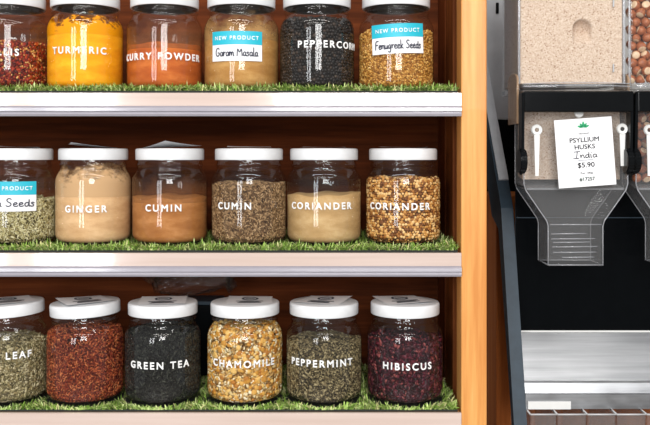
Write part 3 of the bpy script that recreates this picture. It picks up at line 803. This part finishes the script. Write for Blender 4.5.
def dispenser(dx, label, husk):
    X0, X1 = .2515 + dx, .3895 + dx
    YH, YC = 1.118, 1.100
    d = thing('bulk_dispenser', label, 'dispenser', ((X0 + X1) / 2, 1.13, ZO - .1415), None)
    inv = Matrix.Translation((-(X0 + X1) / 2, -1.13, -(ZO - .1415)))
    def add(o, par=None):
        o.parent = par or d; o.matrix_parent_inverse = inv if par is None else Matrix.Identity(4)
        return o
    # hopper
    z0 = PZ(84, 1.115)
    add(loft_shell('hopper', [(X0, X1, YH, 1.222, z0), (X0, X1, YH, 1.222, ZO + .33)], M['clear'], None, .0045))
    # vertical ribs at the hopper's front corners
    for x in (X0 + .0008, X1 - .0008):
        bm = bmesh.new(); bm_box(bm, x - .0016, x + .0016, YH - .0015, YH + .002, z0, ZO + .33, .0008)
        add(link('corner_rib', from_bm('corner_rib', bm, True), M['ridge']))
    # collar between hopper and chute
    bm = bmesh.new(); bm_box(bm, X0 - .001, X1 + .001, 1.092, 1.222, PZ(90.5, 1.1), PZ(84, 1.1), .002, 3)
    add(link('collar', from_bm('collar', bm, True), M['clear']))
    for py, yy in ((84.2, 1.0925), (87.0, 1.0915)):
        bm = bmesh.new()
        n = 16; pts = [(X0 + (X1 - X0) * k / n, yy - .0016 * math.sin(math.pi * k / n), PZ(py, 1.1) + .0016 * math.sin(math.pi * k / n)) for k in range(n + 1)]
        bm_tube(bm, pts, .0007); add(link('collar_ridge', from_bm('collar_ridge', bm, True), M['ridge']))
    # small gauge tabs moulded on the hopper front
    for py in (68, 3):
        bm = bmesh.new(); bm_box(bm, X0 + .1225, X0 + .1242, YH - .0014, YH + .0004, PZ(py + 4, YH), PZ(py - 4, YH), .0004)
        add(link('gauge_tab', from_bm('gauge_tab', bm), M['grey_metal']))
    # clear ear beside the hopper foot
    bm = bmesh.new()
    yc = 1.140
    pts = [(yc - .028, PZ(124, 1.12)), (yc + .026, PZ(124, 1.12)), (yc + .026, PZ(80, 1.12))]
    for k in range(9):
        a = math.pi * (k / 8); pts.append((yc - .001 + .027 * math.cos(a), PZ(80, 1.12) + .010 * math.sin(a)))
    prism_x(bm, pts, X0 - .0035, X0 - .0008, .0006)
    add(link('side_ear', from_bm('side_ear', bm, False), M['lit_ear']))
    # chute with spout
    zt, zs, zn, zb = PZ(90.5, YC), PZ(187, YC), PZ(223, YC), PZ(265, YC)
    c0, c1 = .2545 + dx, .3875 + dx
    s0, s1 = .2856 + dx, .3556 + dx
    ch = add(loft_shell('chute', [(s0, s1, YC, 1.152, zb), (s0, s1, YC, 1.152, zn), (c0, c1, YC, 1.152, zs), (c0, c1, YC, 1.152, zt)], M['chute'], None, .0035))
    # moulded edges along the chute and round the mouth
    for (y, r) in ((YC + .0006, .0009), (1.1515, .0008)):
        for sgn in (0, 1):
            cx, sx = (c0, s0) if sgn == 0 else (c1, s1)
            bm = bmesh.new(); bm_tube(bm, [(cx, y, zt), (cx, y, zs + .004), (cx + (sx - cx) * .08, y, zs - .004), (sx + (cx - sx) * .06, y, zn + .003), (sx, y, zn - .004), (sx, y, zb)], r)
            add(link('moulded_edge', from_bm('moulded_edge', bm, True), M['ridge']), ch)
    bm = bmesh.new(); bm_tube(bm, [(s0, YC, zb), (s1, YC, zb), (s1, 1.152, zb), (s0, 1.152, zb), (s0, YC + .002, zb)], .0009)
    add(link('spout_rim', from_bm('spout_rim', bm, True), M['ridge']), ch)
    bm = bmesh.new(); bm_tube(bm, [(s0 + .002, YC - .0004, zn - .002), (s1 - .002, YC - .0004, zn - .002)], .0008)
    add(link('neck_ridge', from_bm('neck_ridge', bm, True), M['ridge']), ch)
    for py, a, b in ((233.5, 551, 586), (238.5, 551, 595), (242, 553, 590), (246.5, 552, 597), (252, 553, 596), (257, 562, 594)):
        bm = bmesh.new(); bm_tube(bm, [(PX(a, YC) + dx, YC - .0006, PZ(py + .4, YC)), (PX(b, YC) + dx, YC - .0006, PZ(py, YC))], .0008)
        add(link('grip_rib', from_bm('grip_rib', bm, True), M['ridge']), ch)
    # gate inside the chute
    bm = bmesh.new(); prism_x(bm, [(1.104, PZ(190, 1.1)), (1.148, PZ(183, 1.12)), (1.148, PZ(181.5, 1.12)), (1.104, PZ(188, 1.1))], c0 + .004, c1 - .004)
    add(link('gate', from_bm('gate', bm), M['ridge']))
    # yoke handle
    za, zb2 = PZ(112, 1.085), PZ(91, 1.085)
    bm = bmesh.new(); bm_box(bm, .2507 + dx, .3895 + dx, 1.084, 1.0985, za, zb2, .0018, 3)
    y = add(link('handle_yoke', from_bm('handle_yoke', bm), M['black']))
    for sx, nm in ((.2485 + dx, 'yoke_arm'), (.3858 + dx, 'yoke_arm')):
        bm = bmesh.new()
        zk = PZ(161, 1.1)
        prism_x(bm, [(1.0842, zb2 - .002), (1.104, zb2 - .002), (1.102, za - .01), (1.106, zk + .004), (1.106, zk - .014), (1.098, zk - .018), (1.091, zk - .012), (1.088, zk + .006)], sx, sx + .0035, .0006)
        add(link(nm, from_bm(nm, bm), M['black']), y)
    # pivot knobs
    R = Matrix.Rotation(math.pi / 2, 4, 'Y')
    for xk, w in ((.2505 + dx, .0085), (.3853 + dx, .008)):
        bm = bmesh.new()
        bm_cyl(bm, .0155, w, Matrix.Translation((xk, 1.095, PZ(161, 1.1))) @ R, 36, .001)
        for k in range(24):
            a = 2 * math.pi * k / 24
            bm_box(bm, xk - w * .32, xk + w * .32, 1.095 + .0154 * math.cos(a) - .0007, 1.095 + .0154 * math.cos(a) + .0007, PZ(161, 1.1) + .0154 * math.sin(a) - .0007, PZ(161, 1.1) + .0154 * math.sin(a) + .0007)
        add(link('pivot_knob', from_bm('pivot_knob', bm), M['black']))
    # white keyhole latches moulded at both sides of the chute
    for cxp, cyp, tail in ((537, 130, 176), (622.5, 129, 166)):
        bm = bmesh.new(); n = 24
        cx, cz, yy = PX(cxp, 1.097) + dx, PZ(cyp, 1.097), 1.0968
        ro, ri = .0072, .0028
        A = [[(cx + r * math.sin(2 * math.pi * k / n), yq, cz + r * math.cos(2 * math.pi * k / n)) for k in range(n)] for r, yq in ((ri, yy), (ro - .001, yy - .0008), (ro, yy + .001), (ro, yy + .0022), (ri, yy + .0022))]
        vs = [[bm.verts.new(p) for p in ring] for ring in A]
        for i in range(5):
            a, b = vs[i], vs[(i + 1) % 5]
            for k in range(n): bm.faces.new((a[k], a[(k + 1) % n], b[(k + 1) % n], b[k]))
        zt2 = cz - ro * .8; zb3 = PZ(tail, 1.097)
        v = [bm.verts.new(p) for p in ((cx - .0036, yy, zt2), (cx + .0036, yy, zt2), (cx + .0022, yy, zb3), (cx - .0022, yy, zb3), (cx - .0036, yy + .002, zt2), (cx + .0036, yy + .002, zt2), (cx + .0022, yy + .002, zb3), (cx - .0022, yy + .002, zb3))]
        for f in ((0, 1, 2, 3), (7, 6, 5, 4), (0, 4, 5, 1), (1, 5, 6, 2), (2, 6, 7, 3), (3, 7, 4, 0)): bm.faces.new([v[i] for i in f])
        add(link('keyhole_latch', from_bm('keyhole_latch', bm), M['white_plastic']))
    # little ring under the yoke
    bm = bmesh.new(); cx = PX(579, 1.098) + dx
    bm_cyl(bm, .0058, .004, Matrix.Translation((cx, 1.0985, PZ(113, 1.098))) @ Matrix.Rotation(math.pi / 2, 4, 'X'), 28, .001)
    add(link('stop_button', from_bm('stop_button', bm), M['white_plastic']))
    return d

dispenser(0.0, 'clear dispenser full of pale psyllium husks with black yoke and price card', True)
dispenser(0.1435, 'clear dispenser of brown hazelnuts, cut by the right edge of the frame', False)

# husks: upper block with a dished dent against the window, lower block in the chute
def husk_block():
    X0, X1 = .2542, .3868; Y0, Y1 = 1.1205, 1.219; z0, z1 = PZ(83.5, 1.12), ZO + .30
    nx, nz = 120, 160
    xs = np.linspace(X0, X1, nx + 1); zs = np.linspace(z0, z1, nz + 1)
    Xg, Zg = np.meshgrid(xs, zs)
    dxc, dzc = PX(582.5, 1.12), PZ(29, 1.12)
    rr = np.hypot(Xg - dxc, Zg - dzc); rad = .0125
    up = .018 * np.sqrt(np.maximum(0, 1 - (rr / rad) ** 2))
    u = np.abs(Xg - dxc) / rad
    dn = .018 * np.sqrt(np.maximum(0, 1 - u * u)) * np.clip(1 + (Zg - dzc) / (1.5 * rad), 0, 1)
    dent = np.where(Zg > dzc, up, np.where(u < 1, dn, 0))
    Yg = Y0 + dent + rng.uniform(0, .0006, Xg.shape)
    V = np.stack([Xg, Yg, Zg], -1).reshape(-1, 3)
    j, i = np.meshgrid(np.arange(nz), np.arange(nx), indexing='ij'); a = (j * (nx + 1) + i).ravel()
    q = [np.stack([a, a + 1, a + nx + 2, a + nx + 1], 1)]
    b = len(V)
    V = np.concatenate([V, [(X0, Y0, z0), (X1, Y0, z0), (X1, Y1, z0), (X0, Y1, z0), (X0, Y0, z1), (X1, Y0, z1), (X1, Y1, z1), (X0, Y1, z1)]])
    q.append(b + np.array([(0, 3, 2, 1), (4, 5, 6, 7), (1, 2, 6, 5), (2, 3, 7, 6), (3, 0, 4, 7)]))
    # lower block
    b = len(V); X0, X1 = .2575, .3845; z0, z1 = PZ(181, 1.12), PZ(92, 1.12)
    V = np.concatenate([V, [(X0, 1.122, z0 + .002), (X1, 1.122, z0 + .002), (X1, 1.148, z0 + .006), (X0, 1.148, z0 + .006), (X0, 1.122, z1), (X1, 1.122, z1), (X1, 1.148, z1), (X0, 1.148, z1)]])
    q.append(b + np.array([(0, 3, 2, 1), (4, 5, 6, 7), (0, 1, 5, 4), (1, 2, 6, 5), (2, 3, 7, 6), (3, 0, 4, 7)]))
    return mesh_np('psyllium_husks', V, q, smooth=[True, False, False])
hk = link('psyllium_husks', husk_block(), M['husk'])
tag(hk, 'pale speckled psyllium husks filling the left dispenser', 'husks', None, 'stuff')

# hazelnuts, each one a thing
def nut_mesh():
    bm = bmesh.new(); bmesh.ops.create_icosphere(bm, subdivisions=3, radius=1.0)
    for v in bm.verts:
        z = v.co.z
        k = 1 - .10 * max(0, z) ** 2
        v.co.x *= k; v.co.y *= k
        v.co.z = z * .96 + (.13 * max(0, z) ** 6)
        if z < -.72: v.co.z = -.72 * .96 + (z + .72) * .25
        v.co *= .0062
    me = from_bm('hazelnut', bm, True); me.materials.append(M['nut']); return me
nut_me = nut_mesh()
hr = random.Random(3)
nx0 = .3951; k = 0
first = None
for layer in range(2):
    for row in range(11):
        for col in range(6):
            x = nx0 + .0068 + .0124 * col + (.0062 if row % 2 else 0) + (.003 if layer else 0) + hr.uniform(-.0012, .0012)
            z = PZ(79, 1.12) + .0108 * row + (.004 if layer else 0) + hr.uniform(-.0010, .0010)
            y = 1.1265 + .0105 * layer + hr.uniform(0, .0018)
            if x > .470: continue
            o = bpy.data.objects.new('hazelnut', nut_me); C.objects.link(o)
            o.location = (x, y, z)
            o.rotation_euler = (hr.uniform(0, 6.28), hr.uniform(0, 6.28), hr.uniform(0, 6.28))
            s = hr.uniform(.94, 1.1); o.scale = (s, s, s * hr.uniform(.95, 1.08))
            tag(o, 'round brown hazelnut among the others in the right-hand dispenser', 'nut', 'hazelnuts in the dispenser')

for layer in range(2):
    for row in range(8):
        for col in range(6):
            x = .4020 + .0124 * col + (.0062 if row % 2 else 0) + (.003 if layer else 0) + hr.uniform(-.0010, .0010)
            z = PZ(178, 1.115) + .0112 * row + hr.uniform(-.0008, .0008)
            y = 1.1125 + .0115 * layer + hr.uniform(0, .0018)
            if x > .470: continue
            o = bpy.data.objects.new('hazelnut', nut_me); C.objects.link(o)
            o.location = (x + .0035, y + .004, z)
            o.rotation_euler = (hr.uniform(0, 6.28), hr.uniform(0, 6.28), hr.uniform(0, 6.28))
            tag(o, 'round brown hazelnut among the others in the right-hand dispenser', 'nut', 'hazelnuts in the dispenser')

# price card held on the first dispenser's chute
cY = 1.0905
pc = thing('price_card', 'white price card for psyllium husks at $5.90 on the left dispenser', 'price card', (PX(585.2, cY), cY, PZ(152.4, cY)))
pc.rotation_euler = (0, -math.radians(4.2), 0)
px = cY / F
def card_sheet(name, w, h, mat, yoff, bev=.0008):
    o = box(name, -w / 2, w / 2, yoff, yoff + .0005, -h / 2, h / 2, mat, pc, 0); return o
card_sheet('laminate', 59.5 * px, 71 * px, M['clear'], .0008)
card_sheet('card', 57.5 * px, 68.2 * px, M['paper'], 0)
def card_text(s, py, wpx, size, mat, bold=.02, nm='printed_words', space=1.0, xoff=0.0):
    me, co, w, h = text_mesh2d(s, size, bold, space)
    co[:, 0] *= wpx * px / w
    W = np.stack([co[:, 0] + xoff * px, np.full(len(co), -.0003), (152.4 - py) * px + co[:, 1]], 1)
    set_co(me, W); return link(nm, me, mat, pc)
card_text('ORGANIC', 133.4, 11, .0024, M['grey_print'], .01)
card_text('PSYLLIUM', 139.6, 29.5, .0083, M['navy'], .014)
card_text('HUSKS', 146.6, 20.5, .0083, M['navy'], .014)
card_text('$5.90', 165.2, 17, .0088, M['navy'], .014)
card_text('Per 100g', 173.2, 12, .0036, M['grey_print'], .01)
card_text('#17257', 179.2, 15.5, .0062, M['green_print'], .022)
V, q = hand_mesh2d('India', .0085, 23 * px, .0010)
V = np.stack([V[:, 0] + .2 * px, np.full(len(V), -.0003), (155.2 - 152.4) * -px + V[:, 1]], 1)
link('handwriting', mesh_np('handwriting', V, [q]), M['ink'], pc)
box('ruled_line', -7.5 * px, 7.5 * px, -.0003, 0, (152.4 - 160.0) * px - .0003, (152.4 - 160.0) * px + .0003, M['grey_print'], pc, 0)
# green leaf crest
bm = bmesh.new()
def leaf2d(cx, cz, ang, L, W):
    pts = [(0, 0), (W, L * .4), (W * .7, L * .75), (0, L), (-W * .7, L * .75), (-W, L * .4)]
    c, s = math.cos(ang), math.sin(ang)
    bm.faces.new([bm.verts.new(((cx + a * c - b * s) * px, -.0003, (152.4 - 127.5 + cz + a * s + b * c) * px)) for a, b in pts])
for ang, L, W, ox in ((0, 6.0, 1.0, 0), (.62, 5.2, .9, -.3), (-.62, 5.2, .9, .3), (1.22, 5.6, .9, -.4), (-1.22, 5.6, .9, .4)): leaf2d(ox, 0, ang, L * 1.1, W * 1.35)
link('leaf_crest', from_bm('leaf_crest', bm), M['green_print'], pc)

# ------------------------------------------------------- dispenser stand
st = thing('dispenser_stand', 'black and steel stand carrying the bulk dispensers', 'stand', (.42, 1.25, 0))
sinv = Matrix.Translation((-.42, -1.25, 0))
def sadd(o, par=None): o.parent = par or st; o.matrix_parent_inverse = sinv; return o
rx0, rx1 = .2462, .2632
prof = [(1.105, PZ(440, 1.105)), (1.12, PZ(425, 1.12)), (1.203, PZ(208, 1.203)), (1.215, PZ(196, 1.215)), (1.395, PZ(66, 1.395))]
bm = bmesh.new()
front = [(1.03, 0.0)] + prof
back = [(1.425, PZ(66, 1.40)), (1.425, PZ(84, 1.40)), (1.27, PZ(196, 1.25) - .03), (1.222, PZ(215, 1.21) - .02), (1.135, PZ(425, 1.12)), (1.05, 0.0)]
prism_x(bm, front + back, rx0, rx1, 0)
sadd(link('side_rail', from_bm('side_rail', bm), M['black_rail']))
# added pale strip painting the light reflected off the sloping upper edge
bm = bmesh.new()
(ya, za), (yb, zb_) = (1.235, PZ(181.5, 1.235)), (1.395, PZ(66, 1.395))
prism_x(bm, [(ya, za + .0006), (yb, zb_ + .0006), (yb - .002, zb_ + .0035), (ya - .002, za + .0035)], rx0 + .003, rx1)
sadd(link('rail_sheen', from_bm('rail_sheen', bm), M['grey_metal']))
sadd(box('back_panel', .2634, .72, 1.185, 1.193, PZ(330.5, 1.185), ZO + .078, M['black_panel'], None, .001))
sadd(box('panel_seam', .2634, .72, 1.1835, 1.1849, PZ(217.6, 1.185) - .0006, PZ(217.6, 1.185) + .0006, M['black_rail'], None, 0))
bm = bmesh.new()
z1, z2, z3, z4 = PZ(332, 1.1845), PZ(381.5, 1.138), PZ(393.5, 1.130), PZ(409, 1.129)
prism_x(bm, [(1.1845, z1), (1.140, z2 + .0006), (1.1365, z2 + .0012), (1.1365, z2 - .0015), (1.131, z3), (1.129, z3 - .0006), (1.129, z4), (1.20, z4), (1.20, z1)], .2634, .72, 0)
sadd(link('steel_tray', from_bm('steel_tray', bm), M['steel']))
sadd(box('trim_strip', .2634, .72, 1.1830, 1.1852, PZ(332.4, 1.183), PZ(330.6, 1.183), M['white_plastic'], None, .0003))
lh = sadd(box('label_holder', PX(528, 1.127), PX(571, 1.127), 1.1265, 1.1288, PZ(409.4, 1.127), PZ(401.6, 1.127), M['white_plastic'], None, .0004))
lh['label'] = 'blank white label strip'
gp = bmesh.new(); bm_box(gp, .19, .40, 1.432, 1.440, ZO + .060, ZO + .40, .001)
sadd(link('back_plate', from_bm('back_plate', gp), M['grey_metal']))
sadd(box('rear_panel', .19, .72, 1.432, 1.440, ZO - .10, ZO + .0595, M['black'], None, .001))
sadd(box('slot', PX(496, 1.43), PX(499, 1.43), 1.430, 1.4322, PZ(13.5, 1.43), PZ(2.5, 1.43), M['black'], None, .0005))
sadd(box('base_board', .2550, .72, 1.28, 1.42, 0.0, ZO - .06, M['baseboard_wood'], None, .002))

# clear bins under the tray
for a, b in ((530.5, 556.5), (557.5, 586.5), (587.5, 616), (617, 646), (647, 676)):
    yb = 1.112
    xa, xb = PX(a, yb), PX(b, yb)
    bn = thing('clear_bin', {530.5: 'small clear bin under the tray, below the blank label strip', 557.5: 'second clear bin under the tray, straddling the end of the label strip', 587.5: 'third clear bin from the left under the steel tray', 617: 'fourth clear bin from the left under the steel tray', 647: 'clear bin under the tray at the right edge of the frame'}[a], 'bin', ((xa + xb) / 2, yb + .06, PZ(470, yb)), 'clear bins under the tray')
    inv = Matrix.Translation((-(xa + xb) / 2, -yb - .06, -PZ(470, yb)))
    o = loft_shell('bin_body', [(xa, xb, yb, yb + .12, PZ(470, yb)), (xa, xb, yb, yb + .12, PZ(415, yb))], M['bin'], None, .002, cap_bot=True); o.parent = bn; o.matrix_parent_inverse = inv
    bm = bmesh.new(); z = PZ(414.5, yb); bm_tube(bm, [(xa, yb, z), (xb, yb, z), (xb, yb + .12, z), (xa, yb + .12, z), (xa, yb + .002, z)], .0011)
    o = link('bin_rim', from_bm('bin_rim', bm, True), M['bin_rim'], bn); o.matrix_parent_inverse = inv

# ------------------------------------------------------------- room shell
fl = box('floor', -3, 3, -3.5, 1.9, -.05, 0, plain('floor_vinyl', (.30, .27, .24, 1), .45, mottle=.15, scale=6), None, 0); fl['kind'] = 'structure'
wb = box('wall_back', -3, 3, 1.9, 1.98, 0, 3.0, plain('wall_paint', (.55, .54, .52, 1), .8, mottle=.04, scale=5), None, 0); wb['kind'] = 'structure'
# the stand of shelving and bins stands on the floor

# --------------------------------------------------------------- lights
def area(name, loc, target, sx, sy, power, col=(1, 1, 1)):
    l = bpy.data.lights.new(name, 'AREA'); l.shape = 'RECTANGLE'; l.size = sx; l.size_y = sy; l.energy = power; l.color = col
    o = bpy.data.objects.new(name, l); C.objects.link(o); o.location = loc
    d = Vector(target) - Vector(loc); o.rotation_euler = d.to_track_quat('-Z', 'Y').to_euler()
    return o
for k, x in enumerate((.02, .62)):       # two panes of the shop window behind the viewer
    area('shop_window_pane', (x, -2.4, ZO + .95), (x * .3 + .05, 1.1, ZO), .54, 1.45, 47, (1.0, .99, .98))
area('side_window_pane', (-1.25, -2.2, ZO + .25), (-.1, 1.1, ZO - .1), .35, 1.7, 23, (.96, .98, 1.0))
area('side_window_pane', (-1.8, -2.2, ZO + .25), (-.1, 1.1, ZO - .1), .35, 1.7, 23, (.96, .98, 1.0))
for k, y in enumerate((.1, -.7, -1.5)):           # ceiling strip lights
    area('ceiling_strip', (0.0, y, ZO + 1.45), (0.0, 1.1, ZO - .2), 2.2, .14, (11, 10, 9)[k], (1.0, .97, .93))

w = bpy.data.worlds.new('shop_ambient'); bpy.context.scene.world = w; w.use_nodes = True
w.node_tree.nodes['Background'].inputs[0].default_value = (.95, .96, 1.0, 1); w.node_tree.nodes['Background'].inputs[1].default_value = 0.35

# --------------------------------------------------------------- camera
cam = bpy.data.cameras.new('camera'); co = bpy.data.objects.new('camera', cam); C.objects.link(co)
co.location = (0, 0, ZO); co.rotation_euler = (math.pi / 2, 0, 0)
cam.sensor_fit = 'HORIZONTAL'; cam.sensor_width = 36.0; cam.lens = 36.0 * F / 650.0
cam.shift_y = -(212.5 - HY) / 650.0
cam.clip_start = 0.02
sc = bpy.context.scene
sc.camera = co
sc.view_settings.view_transform = 'Standard'; sc.view_settings.look = 'None'
sc.view_settings.exposure = 0.0; sc.view_settings.gamma = 1.0; sc.view_settings.use_curve_mapping = False
sc.cycles.transparent_max_bounces = 24
sc.cycles.max_bounces = 10
